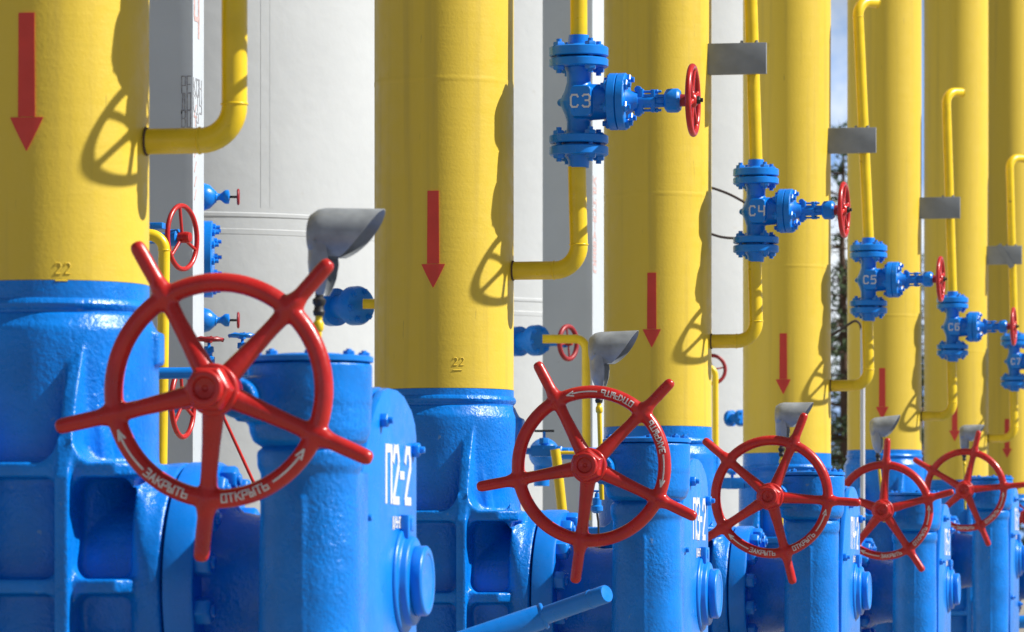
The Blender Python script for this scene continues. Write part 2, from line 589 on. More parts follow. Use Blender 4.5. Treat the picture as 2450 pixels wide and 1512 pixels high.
for (xa, xb) in ((-.43, -.222), (-.17, .17), (.22, .43)):
    for (za, zb) in ((W(-.48), W(-.105)), (W(-.065), W(.31)), (W(.35), None)):
        r_ = .07 if xb - xa > .2 else .05
        yb_ = -.42 if xb > .4 else -.494
        ya_ = -.42 if xa < -.4 else -.494
        fillet(b, xa, za, 1, 1, r_, ya_); fillet(b, xb, za, -1, 1, r_, yb_)
        if zb:
            fillet(b, xa, zb, 1, -1, r_, ya_); fillet(b, xb, zb, -1, -1, r_, yb_)
for sx in (-1, 1):          # soft hollows where the upright ribs run into the neck
    for side, rr_ in ((1, .10), (-1, .055)):
        e = sx * .195 + side * .024
        rings = []
        for w_, q in ((.30, 1), (.45, .85), (.60, .55), (.76, .08)):
            r2 = rr_ * q
            o = [(e - side * .02, -.26), (e - side * .02, -.30 - r2)] + [(e + side * r2 * (1 - math.sin(R(t))), -.30 - r2 * (1 - math.cos(R(t)))) for t in (90, 75, 60, 45, 30, 15)] + [(e + side * r2, -.26)]
            rings.append([(x_, y_, W(w_)) for x_, y_ in o])
        b.loft(rings)
for (xa, sg) in ((.222, 1), (.168, -1), (-.168, 1), (-.222, -1)):
    fillet(b, xa, W(.35), sg, 1, .10, -.50, -.28)
b.box((0.385, 0.02, W(.78)), (.06, .10, .12))
b.lathe((0, 0, 0), (0, 0, 1), [(0.0, .46), (.30, .46), (.33, .44)], 48)
ME_body = cast(b, 'valve_body', M['blue'], 0.0085, 6)

# --- bonnet flange, bolts, neck
ME_flange = MB().lathe((.537, 0, ZA), (1, 0, 0), [(0, .44), (.006, .452), (.10, .452), (.112, .445), (.112, .30)], 72).mesh('bonnet_flange', M['blue_smooth'])
bb = MB()
bb.hexnut((0, 0, 0), (1, 0, 0), .050, .058)
bb.cyl((.055, 0, 0), (.070, 0, 0), .026, .02, 12)
ME_bolt = bb.mesh('flange_bolt', M['blue_smooth'], bevel=.003)
ME_neck = MB().lathe((.64, 0, ZA), (1, 0, 0), [(0, .31), (.05, .30), (.08, .27), (.20, .25), (.30, .26), (.33, .30), (.38, .30), (.40, .25), (.55, .25)], 48).mesh('stem_neck', M['blue'])

# --- gear case with flat cover plate
def arc_outline(k=0.0):
    pts = [(.335, -.85), (.335, .53), (.31, .58), (.25, .625), (.12, .672), (0, .690), (-.11, .692), (-.20, .678), (-.30, .63), (-.41, .55),
           (-.52, .43), (-.60, .30), (-.655, .15), (-.685, -.05), (-.69, -.30), (-.69, -.85)]
    return [(a - (k if a < 0 else -k), c + (k if c > .3 else 0)) for a, c in pts]
g = MB()
g.prism([(a, ZA + c) for a, c in arc_outline(0.0)], 'x', 1.115, 1.232)
ME_case = g.mesh('gear_case', M['blue'], bevel=.012)
g = MB()
g.prism([(a, ZA + c) for a, c in arc_outline(0.022)], 'x', 1.236, 1.262)
g.prism([(a, ZA + c) for a, c in arc_outline(0.018)], 'x', 1.268, 1.298)
ME_cover = g.mesh('cover_plate', M['blue_smooth'], bevel=.004)
g = MB()
g.hexnut((0, 0, 0), (1, 0, 0), .027, .028)
g.cyl((.027, 0, 0), (.045, 0, 0), .014, .012, 10)
ME_pbolt = g.mesh('cover_bolt', M['blue_smooth'], bevel=.002)
g = MB()
BZ = ZA + .02
g.lathe((1.297, .12, BZ), (1, 0, 0), [(0, .195), (.014, .19), (.018, .165), (.045, .162), (.05, .145), (.052, .118)], 48)
g.box((1.313, .12, BZ + .19), (.034, .12, .10))
ME_boss = g.mesh('bearing_boss', M['blue_smooth'], bevel=.006)
g = MB()
g.lathe((1.318, .12, BZ), (1, 0, 0), [(0, .118), (.028, .118), (.032, .128), (.066, .128), (.073, .120), (.073, .100), (.069, .095), (.069, .02)], 48)
ME_cap = g.mesh('end_cap', M['blue_smooth'], bevel=.002)
g = MB()
g.box((1.310, .12, BZ + .205), (.05, .06, .05))
ME_latch = g.mesh('travel_stop', M['blue'], bevel=.008)

# --- vertical worm tube and drum
TU, TV = 1.125, -.90
WU = .934                      # where the drive shaft of the handwheel runs
g = MB()
g.lathe((TU, TV, 0), (0, 0, 1), [(.10, .155), (.35, .165), (ZA - .25, .176), (ZA + .05, .174), (W(.30), .168), (W(.325), .180), (W(.375), .182), (W(.40), .155), (W(.43), .15)], 56)
g.box((TU + .01, TV - .168, ZA - .30), (.012, .022, 1.2))
g.box((TU + .08, TV + .16, ZA - .1), (.14, .18, 1.0))
ME_tube = cast(g, 'worm_housing', M['blue'], .0085, 4)
g = MB()
g.lathe((TU, TV, 0), (0, 0, 1), [(W(.385), .10), (W(.392), .165), (W(.412), .195), (W(.447), .208), (W(.535), .210), (W(.540), .213), (W(.677), .213)], 64)
g.cyl((WU, TV, W(.55)), (WU, TV - .28, W(.55)), .075, .066, 32)
g.box((WU + .05, TV - .10, W(.55)), (.14, .20, .15))
ME_drum = cast(g, 'drum_housing', M['blue'], .0075, 3)
g = MB()
g.lathe((TU, TV, 0), (0, 0, 1), [(W(.679), .205), (W(.683), .217), (W(.699), .217), (W(.703), .21), (W(.703), .12), (W(.711), .11), (W(.711), .01)], 64)
ME_lid = g.mesh('drum_lid', M['blue_smooth'])
g = MB()
g.hexnut((0, 0, 0), (0, 0, 1), .021, .014)
g.cyl((0, 0, .012), (0, 0, .020), .011, .009, 10)
ME_lbolt = g.mesh('lid_bolt', M['blue_smooth'])
ME_shaft = MB().cyl((WU, TV - .26, W(.55)), (WU, -1.40, W(.55)), .034, .034, 24).mesh('drive_shaft', M['black'])

# --- big handwheel, local: plane XZ, front towards -Y
g = MB()
RC, TR = .354, .032
g.torus((0, 0, 0), (0, 1, 0), RC, TR, 96, 20)
for k in range(5):
    a = R(48 + 72 * k)
    d = Vector((math.cos(a), 0, math.sin(a)))
    n_ = 9
    pts, rs = [], []
    for (t, r, yy) in ((.03, .042, -.035), (.09, .037, -.033), (.18, .031, -.022), (.27, .028, -.010), (.318, .030, 0), (.354, .037, 0), (.392, .034, 0), (.415, .0275, 0), (.49, .0275, 0), (.543, .0265, 0), (.555, .023, 0), (.563, .015, 0)):
        pts.append(d * t + Vector((0, yy, 0)))
        rs.append(r)
    g.tube(pts, rs, 18)
g.lathe((0, .055, 0), (0, -1, 0), [(0, .07), (.06, .078), (.10, .078), (.118, .065)], 40)
ME_wheel = cast(g, 'handwheel', M['red'], .0062, 7)
g = MB()
g.lathe((0, -.050, 0), (0, -1, 0), [(0, .086), (.030, .086), (.036, .078)], 36)
g.lathe((0, -.087, 0), (0, -1, 0), [(0, .079), (.062, .079), (.074, .068)], 6)
g.lathe((0, -.160, 0), (0, -1, 0), [(0, .060), (.026, .060), (.032, .054), (.032, .038), (.016, .034), (.016, .010), (.010, .008)], 32)
ME_nut = g.mesh('hub_nut', M['red'], bevel=.004)
g = MB()
def rim_map(ang0):
    def fm(x, y, h):
        rad = RC + .013 - y
        t = ang0 + x / RC
        dr = max(-TR * .9, min(TR * .9, rad - RC))
        yy = -(math.sqrt((TR + .0005) ** 2 - dr * dr)) - h + .0008
        return Vector((rad * math.cos(t), yy, rad * math.sin(t)))
    return fm
WTX = []
for text, ac, a0, a1, head in ((['Z', 'A', 'K', 'P', 'bI', 'T', 'b'], 241, 206, 226, 206), (['O', 'T', 'K', 'P', 'bI', 'T', 'b'], 286, 303, 322, 322)):
    g = MB()
    tw = text_width(text, .0165, .0075)
    letters(g, text, .026, .0165, .0075, .0046, rim_map(R(ac) - tw / 2 / RC), depth=.0018, cut=.008)
    L_ = RC * R(a1 - a0)
    fm = rim_map(R(a0))
    letters(g, ['bar'], .026, L_ / 6, 0, .0065, fm, depth=.0018, cut=.008)
    letters(g, ['hl' if head == a0 else 'hr'], .026, .03, 0, .0065, rim_map(R(head)), depth=.0018, cut=.006)
    WTX.append(g.mesh('wheel_lettering', M['worn_mark']))
WROT = [0, -218, 20, 39, 29, 10]

def plate_text(n):
    g = MB()
    t = ['Pi', str(n + 2), '-', '2']
    fm = lambda x, y, h: Vector((1.298 + h, -.18 + x, W(.225) + y))
    letters(g, t, .185, .085, .038, .030, fm)
    letters(g, ['TS', '/', 'Y', '-', '0', '0', '6'], .034, .019, .010, .0085, lambda x, y, h: Vector((1.298 + h, -.07 + x, W(.130) + y)))
    return g.mesh('plate_lettering', M['white_mark'])

# --- flow arrow that hugs the pipe
def hug(mb, strip, r0, ang0, off=.003):
    """strip: list of (z, half width) rows"""
    vs, fs = [], []
    cols = 9
    for (z, hw) in strip:
        for lay in (0, 1):
            for c in range(cols):
                t = ang0 + (hw * (2 * c / (cols - 1) - 1)) / r0
                rr = r0 + off * lay + .0003
                vs.append((rr * math.sin(t), -rr * math.cos(t), z))
    rl = cols * 2
    for i in range(len(strip) - 1):
        for c in range(cols - 1):
            o = i * rl
            fs.append([o + cols + c, o + cols + c + 1, o + rl + cols + c + 1, o + rl + cols + c])
        o = i * rl
        fs.append([o, o + cols, o + rl + cols, o + rl])
        fs.append([o + cols - 1, o + rl + cols - 1, o + rl + 2 * cols - 1, o + 2 * cols - 1])
    for c in range(cols - 1):
        fs.append([c, c + 1, cols + c + 1, cols + c])
        o = (len(strip) - 1) * rl
        fs.append([o + c, o + cols + c, o + cols + c + 1, o + c + 1])
    mb.add(vs, fs)
g = MB()
hug(g, [(W(1.56), .001), (W(1.60), .022), (W(1.64), .042), (W(1.68), .061)], CR, .045)
hug(g, [(W(1.682), .031), (W(1.80), .0305), (W(1.92), .0295), (W(2.054), .029)], CR, .045)
ME_arrow = g.mesh('flow_arrow', M['arrow_red'])

def weld_mark():
    g = MB()
    for k in range(2):
        pts = [((a + k * 1.7) * .020, b_ * .038) for a, b_ in GL['2'][0]]
        g.tube([Vector(((CR + .0002) * math.sin(.33 + x / CR), -(CR + .0002) * math.cos(.33 + x / CR), W(1.10) + y)) for x, y in pts], .0030, 8)
    g.tube([Vector(((CR + .0002) * math.sin(.33 + x / CR), -(CR + .0002) * math.cos(.33 + x / CR), W(1.075))) for x in (0, .015, .03, .045)], .0032, 8)
    return g.mesh('weld_mark', M['yellow'])
ME_weldmark = weld_mark()

UNITN = ['nearest', 'second', 'third', 'fourth', 'fifth', 'sixth', 'seventh']
for n in range(7):
    Y = unit_y(n)
    bz = W(BOUND[n])
    # ---- tall yellow pipe
    lab = ['tall yellow gas pipe at the left edge, nearest, with the longest red arrow',
           'tall yellow gas pipe left of the vent valve marked C3, arrow low on it',
           'tall yellow gas pipe behind valve C3, left of valve C4',
           'tall yellow gas pipe just right of valve C4, dark trees showing on its right',
           'tall yellow gas pipe behind valve C5, right of the strip of sky and trees',
           'tall yellow gas pipe behind valve C6, its red arrow crossed by a thin pipe',
           'tall yellow gas pipe cut by the right edge of the photo, behind valve C7'][n]
    t = thing('gas_pipe', lab, 'pipe', (UX + UOFF[n], Y, 0), group='row of tall yellow gas pipes')
    g = MB()
    g.lathe((0, 0, 0), (0, 0, 1), [(bz, CR - .004), (bz + .002, CR), (bz + .02, CR), (bz + .05, CR), (W(2.50), CR), (W(2.545), CR), (W(2.55), CR), (W(2.557), CR + .0012), (W(2.572), CR + .0012), (W(2.58), CR), (W(2.585), CR), (W(2.62), CR), (11.0, CR), (11.15, CR), (11.2, CR), (11.5, .33), (11.7, .22), (11.78, .05)], 96)
    obj('pipe_shell', g.mesh('pipe_shell', M['yellow'], sharp=14), t)
    g = MB()
    zb = W(.86) + DZ[n]
    prof = [(zb - .02, CR), (zb + .03, CR), (zb + .04, CR)]
    zw = zb + .07
    prof += [(zw - .022, CR + .001), (zw - .012, CR + .010), (zw, CR + .013), (zw + .012, CR + .009), (zw + .02, CR + .001), (bz, CR + .0008)]
    g.lathe((0, 0, 0), (0, 0, 1), prof, 96)
    obj('painted_base', g.mesh('painted_base', M['blue'], sharp=30), t, label='blue painted lower end with a rough weld bead')
    if n < 7:
        obj('flow_arrow', ME_arrow, t, (0, 0, [-.02, -.065, -.015, -.04, 0, 0, 0][n]))
    if n < 2:
        obj('weld_mark', ME_weldmark, t)
    if n > 5:
        continue
    # ---- main valve
    lab = ['large blue ribbed valve with the nearest red handwheel, plate lettered П2-2',
           'large blue ribbed valve whose red handwheel has its lettering at the top of the rim',
           'large blue valve with the third red handwheel, standing below valve C4',
           'large blue valve with the fourth red handwheel, standing below valve C5',
           'large blue valve with the small raised red handwheel, fifth along the row',
           'farthest large blue valve, mostly hidden at the right edge'][n]
    v = thing('main_valve', lab, 'valve', (UX + UOFF[n], Y, DZ[n]), group='large blue valves along the row')
    obj('valve_body', ME_body, v)
    obj('bonnet_flange', ME_flange, v)
    for k in range(14):
        a = 2 * PI * (k + .5) / 14
        obj('flange_bolt', ME_bolt, v, (.648, .388 * math.cos(a), ZA + .388 * math.sin(a)), (a, 0, 0))
    obj('stem_neck', ME_neck, v)
    gx = (GU[n], 0, 0)
    pxo = (PU[n], 0, 0)
    obj('gear_case', ME_case, v, pxo)
    obj('cover_plate', ME_cover, v, pxo, kids=[('plate_lettering', plate_text(n))])
    for (vv, ww) in ((-.26, .59), (.29, .50), (-.61, .24), (-.62, -.35), (.27, -.42)):
        obj('cover_bolt', ME_pbolt, v, (1.297 + PU[n], vv, ZA + ww), (random.random() * 3, 0, 0))
    obj('bearing_boss', ME_boss, v, pxo, kids=[('end_cap', ME_cap)])
    obj('travel_stop', ME_latch, v, pxo)
    obj('worm_housing', ME_tube, v, gx)
    obj('drum_housing', ME_drum, v, gx)
    lid = obj('drum_lid', ME_lid, v, gx)
    for k in range(8):
        a = 2 * PI * (k + .3) / 8
        obj('lid_bolt', ME_lbolt, lid, (TU + .185 * math.cos(a), TV + .185 * math.sin(a), W(.703)))
    obj('drive_shaft', ME_shaft, v, gx)
    wl = obj('handwheel', ME_wheel, v, (WU + GU[n], -1.42, W(.555) + [.012, 0, -.02, 0, .02, 0][n]), (0, -R(WROT[n]), 0), kids=[('hub_nut', ME_nut), ('shut_lettering', WTX[0]), ('open_lettering', WTX[1])])
    wl.scale = (1.015, 1.015, 1.015)

# ------------------------------------------------------------------ vent pipes and vent valves (C3 ... C7)
VR = .047
CW = 2.462                     # height of the vent valves
UR = .672                      # where the riser stands
def elbow(c0, d0, d1, rad, n=10):
    """points of a bend that starts at c0 heading d0 and ends heading d1"""
    d0, d1 = Vector(d0).normalized(), Vector(d1).normalized()
    c0 = Vector(c0)
    return [c0 + d0 * (rad * math.sin(PI / 2 * i / n)) + d1 * (rad * (1 - math.cos(PI / 2 * i / n))) for i in range(n + 1)]
TOPU = [.70, .70, .60, .585, .60, .60]

# vent valve prototype, local origin at the valve centre
def flange_pair(b, z0, z1, z2, z3):
    b.lathe((0, 0, 0), (0, 0, 1), [(z0, .146), (z0 + .005, .152), (z1 - .005, .152), (z1, .146)], 48)
    b.lathe((0, 0, 0), (0, 0, 1), [(z1 - .001, .085), (z2 + .001, .085)], 32)
    b.lathe((0, 0, 0), (0, 0, 1), [(z2, .146), (z2 + .005, .152), (z3 - .005, .152), (z3, .146)], 48)
g = MB()
g.lathe((0, 0, 0), (0, 0, 1), [(-.172, .075), (-.15, .064), (-.10, .062), (-.06, .074), (-.03, .088), (0, .096), (.03, .088), (.06, .074), (.10, .062), (.155, .064), (.182, .075)], 40)
g.lathe((0, 0, 0), (1, 0, 0), [(-.06, .05), (0, .092), (.06, .094), (.165, .088)], 40)
g.ball((-.092, 0, 0), .022)
g.prism(rrect(.056, .080, 24, .03, -.004, p=5), 'y', -.128, -.04)
ME_vbody = cast(g, 'vent_valve_body', M['blue_smooth'], .0045, 3)
g = MB(); flange_pair(g, .180, .224, .234, .284)
g.lathe((0, 0, 0), (0, 0, 1), [(.283, .075), (.30, .056), (.345, .052)], 32)
ME_vft = g.mesh('upper_flange', M['blue_smooth'])
g = MB(); flange_pair(g, -.274, -.227, -.214, -.170)
g.lathe((0, 0, 0), (0, 0, 1), [(-.336, .052), (-.30, .056), (-.273, .075)], 32)
ME_vfb = g.mesh('lower_flange', M['blue_smooth'])
g = MB()
g.lathe((0, 0, 0), (1, 0, 0), [(.160, .138), (.165, .146), (.203, .146), (.206, .142)], 48)
g.lathe((0, 0, 0), (1, 0, 0), [(.2062, .13), (.2085, .13)], 48)
g.lathe((0, 0, 0), (1, 0, 0), [(.209, .142), (.212, .146), (.247, .146), (.252, .14), (.252, .07), (.275, .055), (.31, .045)], 48)
ME_vbon = g.mesh('bonnet', M['blue_smooth'])
def stud(length, r, nr, nh):
    g = MB()
    g.cyl((0, 0, -length / 2), (0, 0, length / 2), r, r, 10)
    for s_ in (-1, 1):
        g.hexnut((0, 0, s_ * (length / 2 - nh - .016)), (0, 0, s_), nr, nh)
    return g.mesh('stud_bolt', M['blue_smooth'])
ME_stud = stud(.176, .014, .031, .026)
ME_bstud = stud(.156, .014, .030, .024)
g = MB()
g.box((.335, 0, .024), (.16, .035, .020)); g.box((.335, 0, -.024), (.16, .035, .020))
g.box((.37, 0, .024), (.17, .030, .016)); g.box((.37, 0, -.024), (.17, .030, .016))
g.cyl((.24, 0, 0), (.40, 0, 0), .036, .028, 24)
g.cyl((.40, 0, 0), (.47, 0, 0), .020, .020, 16)
g.box((.322, 0, 0), (.030, .05, .125)); g.box((.388, 0, 0), (.022, .045, .115))
for s_ in (-1, 1):
    g.cyl((.31, 0, s_ * .048), (.43, 0, s_ * .048), .007, .007, 8)
    g.hexnut((.40, 0, s_ * .048), (1, 0, 0), .013, .014)
    g.cyl((.31, -.02, s_ * .06), (.31, .02, s_ * .06), .018, .018, 12)
g.lathe((0, 0, 0), (1, 0, 0), [(.448, .045), (.46, .060), (.475, .062), (.515, .062), (.53, .05)], 24)
ME_yoke = g.mesh('yoke', M['blue_smooth'], bevel=.002)
g = MB()
g.cyl((.52, 0, 0), (.575, 0, 0), .033, .03, 20)
ME_stem = g.mesh('stem', M['dull_red'])
g = MB()
g.torus((.593, 0, 0), (1, 0, 0), .172, .0165, 64, 14)
for k in range(6):
    a = 2 * PI * k / 6 + .3
    d = Vector((0, math.cos(a), math.sin(a)))
    g.tube([Vector((.585, 0, 0)) + d * .015, Vector((.588, 0, 0)) + d * .08, Vector((.593, 0, 0)) + d * .172], [.018, .0125, .0125], 10)
g.lathe((.565, 0, 0), (1, 0, 0), [(0, .035), (.04, .036), (.05, .028)], 20)
ME_vwheel = cast(g, 'vent_handwheel', M['red'], .0045, 3)
g = MB()
g.hexnut((.612, 0, 0), (1, 0, 0), .022, .02)
g.cyl((.63, 0, 0), (.645, 0, 0), .011, .011, 10)
ME_vnut = g.mesh('wheel_nut', M['black'])
YAW = [0, .0, -.045, -.04, -.03, -.03]

for n in range(6):
    Y = unit_y(n)
    UR = .672 + RO[n]
    lab = ['thick yellow branch pipe with an elbow at the upper left, from the nearest gas pipe',
           'yellow vent pipe through valve C3, elbow with a worn grey patch', 'yellow vent pipe through valve C4 and its grey bracket',
           'yellow vent pipe through valve C5, bent top at the upper edge', 'yellow vent pipe through valve C6, bent top in front of the sixth gas pipe',
           'yellow vent pipe through valve C7, bent top near the right edge'][n]
    p = thing('vent_pipe', lab, 'pipe', (UX + UOFF[n], Y, 0), group='yellow vent pipes with elbows')
    g = MB()
    zb = W(1.60)
    pts = [Vector((CR - .03, 0, zb)), Vector((UR - .13, 0, zb))] + elbow((UR - .125, 0, zb), (1, 0, 0), (0, 0, 1), .125)
    pts += [Vector((UR - .01 * (n > 0), 0, W(CW) - .33))]
    g.tube(pts, VR, 24)
    for q, ax in (((UR - .13, 0, zb), (1, 0, 0)), ((UR, 0, zb + .13), (0, 0, 1))):
        g.torus(q, ax, VR - .001, .005, 24, 8)
    obj('lower_run', g.mesh('lower_run', M['pipe_yellow'], sharp=60), p)
    g = MB()
    g.torus((CR + .004, 0, zb), (1, 0, 0), VR + .001, .0045, 28, 8)
    obj('root_weld', g.mesh('root_weld', M['bark']), p, label='dark stained weld at the root')
    g = MB()
    a_ = Vector((UR, 0, W(CW) + .33))
    b_ = Vector((TOPU[n], .02, W(4.62)))
    d0 = (b_ - a_).normalized()
    pts = [a_, b_] + elbow(b_ + d0 * .005, d0, (.62, .78, 0.05), .12)[1:]
    e_ = pts[-1]
    pts.append(e_ + Vector((.62, .78, .05)).normalized() * .10)
    g.tube(pts, VR * .95, 24)
    g.torus(b_, d0, VR * .95, .004, 24, 8)
    g.torus(pts[-1], (.62, .78, .05), VR * .95, .005, 24, 8)
    obj('upper_run', g.mesh('upper_run', M['pipe_yellow'], sharp=60), p)
    # valve
    lab = ['blue vent valve on the branch of the nearest gas pipe, above the photo edge',
           'blue flanged vent valve lettered C3, largest, with a red wheel on its right',
           'blue flanged vent valve lettered C4', 'blue flanged vent valve lettered C5',
           'blue flanged vent valve lettered C6', 'blue flanged vent valve lettered C7, cut by the right edge'][n]
    v = thing('vent_valve', lab, 'valve', (UX + UOFF[n] + UR, Y, W(CW)), (0, 0, YAW[n]), group='blue vent valves')
    g = MB()
    tx = ['C', str(n + 2)]
    letters(g, tx, .062, .036, .026, .009, lambda x, y, h: Vector((-.019 + x, -.128 - h, -.036 + y)))
    obj('valve_body', ME_vbody, v, kids=[('valve_lettering', g.mesh('valve_lettering', M['white_mark']))])
    obj('upper_flange', ME_vft, v)
    obj('lower_flange', ME_vfb, v)
    for z in (.232, -.222):
        for k in range(4):
            a = 2 * PI * k / 4 + .70
            obj('stud_bolt', ME_stud, v, (.118 * math.cos(a), .118 * math.sin(a), z))
    obj('bonnet', ME_vbon, v)
    for k in range(6):
        a = 2 * PI * k / 6 + .33
        obj('bonnet_bolt', ME_bstud, v, (.207, .116 * math.cos(a), .116 * math.sin(a)), (0, PI / 2, 0))
    obj('yoke', ME_yoke, v)
    obj('stem', ME_stem, v)
    obj('vent_handwheel', ME_vwheel, v, kids=[('wheel_nut', ME_vnut)])
    # bracket
    if n >= 1:
        lab = ['', 'grey channel bracket high above valve C3', 'largest grey channel bracket, holding the pipe above valve C4',
               'grey channel bracket holding the pipe above valve C5', 'grey channel bracket holding the pipe above valve C6',
               'grey channel bracket with a diagonal strip, above valve C7'][n]
        wz = W([0, 3.6, 3.475, 3.6, 3.615, 3.65][n])
        k_ = thing('pipe_bracket', lab, 'bracket', (UX + UOFF[n], Y, wz), group='grey pipe brackets')
        g = MB()
        u0, u1 = .30, .742
        g.box(((u0 + u1) / 2, -.082, 0), (u1 - u0, .008, .206))
        g.box(((u0 + u1) / 2, -.055, .100), (u1 - u0, .046, .006))
        g.box(((u0 + u1) / 2, -.055, -.100), (u1 - u0, .046, .006))
        g.box((u1 - .003, -.060, 0), (.005, .034, .192))
        obj('channel', g.mesh('channel', M['grey'], bevel=.003), k_)
        g = MB()
        uc = .62
        g.torus((uc, 0.0, 0), (0, 0, 1), VR + .010, .007, 32, 8)
        for s_ in (-1, 1):
            g.cyl((uc + s_ * .05, -.02, .07), (uc + s_ * .05, -.02, .125), .010, .010, 8)
            g.hexnut((uc + s_ * .05, -.02, .104), (0, 0, 1), .014, .010)
        obj('clamp', g.mesh('clamp', M['grey']), k_)
        if n == 5:
            g = MB()
            g.box((.56, -.092, -.01), (.065, .006, .30), Matrix.Rotation(R(-32), 3, 'Y'))
            obj('diagonal_strip', g.mesh('diagonal_strip', M['grey']), k_)

# ------------------------------------------------------------------ hooded gauges behind the drums
def hood_meshes():
    RH, LT, LBm = .092, .258, .075
    g = MB()
    rows, cols = 28, 10
    th = .0025
    vs, fs = [], []
    for i in range(rows + 1):
        t = R(-150) + R(300) * i / rows           # 0 = top
        L_ = LBm + (LT - LBm) * (0.5 + 0.5 * math.cos(t)) ** 0.55
        for j in range(cols + 1):
            s_ = j / cols
            rr = RH * (1 - .25 * (1 - min(1, s_ * 5)) ** 2)
            for lay in (0, 1):
                r2 = rr - th * lay
                vs.append((s_ * L_, r2 * math.sin(t), r2 * math.cos(t)))
    def ix(i, j, l):
        return (i * (cols + 1) + j) * 2 + l
    for i in range(rows):
        for j in range(cols):
            fs.append([ix(i, j, 0), ix(i + 1, j, 0), ix(i + 1, j + 1, 0), ix(i, j + 1, 0)])
            fs.append([ix(i, j, 1), ix(i, j + 1, 1), ix(i + 1, j + 1, 1), ix(i + 1, j, 1)])
        fs.append([ix(i, 0, 0), ix(i, 0, 1), ix(i + 1, 0, 1), ix(i + 1, 0, 0)])
        fs.append([ix(i, cols, 0), ix(i + 1, cols, 0), ix(i + 1, cols, 1), ix(i, cols, 1)])
    for j in range(cols):
        fs.append([ix(0, j, 0), ix(0, j + 1, 0), ix(0, j + 1, 1), ix(0, j, 1)])
        fs.append([ix(rows, j, 0), ix(rows, j, 1), ix(rows, j + 1, 1), ix(rows, j + 1, 0)])
    g.add(vs, fs)
    g.lathe((-.004, 0, 0), (1, 0, 0), [(0, .060), (.004, .070), (.008, .070)], 32)
    for (sx, tt) in ((.035, 1.9), (.035, -1.9), (.05, 2.3)):
        g.ball((sx, RH * math.sin(tt), RH * math.cos(tt)), .0065, 8, 6)
    me1 = g.mesh('hood_shell', M['galv'], sharp=45)
    g = MB()   # folded skirt below the shell
    sk = []
    for (z, hx0, hx1, hy) in ((-.02, -.007, .110, .087), (-.10, -.007, .128, .080), (-.15, -.002, .120, .070), (-.188, .012, .098, .056), (-.212, .030, .076, .042)):
        n_ = 14
        for lay in (0, 1):
            for i in range(n_ + 1):
                t = R(70) + R(220) * i / n_
                q = th * lay
                sk.append(((hx0 + hx1) / 2 + ((hx1 - hx0) / 2 - q) * math.cos(t), (hy - q) * math.sin(t), z))
    n_ = 15
    fs = []
    for r_ in range(4):
        o = r_ * 2 * n_
        for i in range(n_ - 1):
            fs.append([o + i, o + i + 1, o + 2 * n_ + i + 1, o + 2 * n_ + i])
            fs.append([o + n_ + i, o + 3 * n_ + i, o + 3 * n_ + i + 1, o + n_ + i + 1])
        for e in (0, n_ - 1):
            fs.append([o + e, o + n_ + e, o + 3 * n_ + e, o + 2 * n_ + e])
    g.add(sk, fs)
    me2 = g.mesh('hood_skirt', M['galv'], sharp=60)
    g = MB()
    g.lathe((.03, 0, -.005), (1, 0, 0), [(0, .05), (.005, .055), (.05, .055), (.055, .05)], 32)
    me3 = g.mesh('gauge', M['black'])
    me4 = MB().lathe((.0855, 0, -.005), (1, 0, 0), [(0, .047), (.001, .047)], 32).mesh('dial', M['dial'])
    g = MB()
    g.lathe((.035, 0, 0), (0, 0, 1), [(-.285, .018), (-.27, .022), (-.262, .018), (-.25, .017), (-.24, .024), (-.228, .024), (-.22, .015), (-.05, .012)], 12)
    me5 = g.mesh('gauge_fitting', M['black'])
    return me1, me2, me3, me4, me5
HS, HK, HG, HD, HF = hood_meshes()
HOODS = [(745, 497, 2.30, 1.0), (1414, 795, 3.40, 0.97), (1858, 963, 4.42, 0.96), (2084, 1000, 5.42, 0.97), (2298, 1017, 6.42, 0.92)]
for n, (hx, hy, k, sc) in enumerate(HOODS):
    q = px(hx, hy, k * SZ)
    q = q - Vector((0, 0, .092 * sc))
    lab = ['largest grey sheet metal gauge hood, above the nearest red handwheel', 'grey gauge hood behind the second red handwheel',
           'grey gauge hood above the third red handwheel', 'grey gauge hood above the fourth red handwheel, tipped up at the tip',
           'smallest grey gauge hood, above the fifth red handwheel'][n]
    t = thing('hooded_gauge', lab, 'gauge', q, (0, [0.03, -.03, 0, -.10, -.02][n], -.02), group='hooded pressure gauges')
    t.scale = (sc, sc, sc)
    obj('hood_shell', HS, t)
    obj('hood_skirt', HK, t)
    obj('gauge', HG, t, kids=[('dial', HD)])
    obj('gauge_fitting', HF, t)
    g = MB()
    g.cyl((.035, 0, -.27), (.035, 0, -.80), .0125, .0125, 14)
    g.lathe((.035, 0, -.34), (0, 0, 1), [(0, .013), (.008, .019), (.03, .019), (.04, .013)], 12)
    obj('gauge_pole', g.mesh('gauge_pole', M['pipe_yellow']), t)

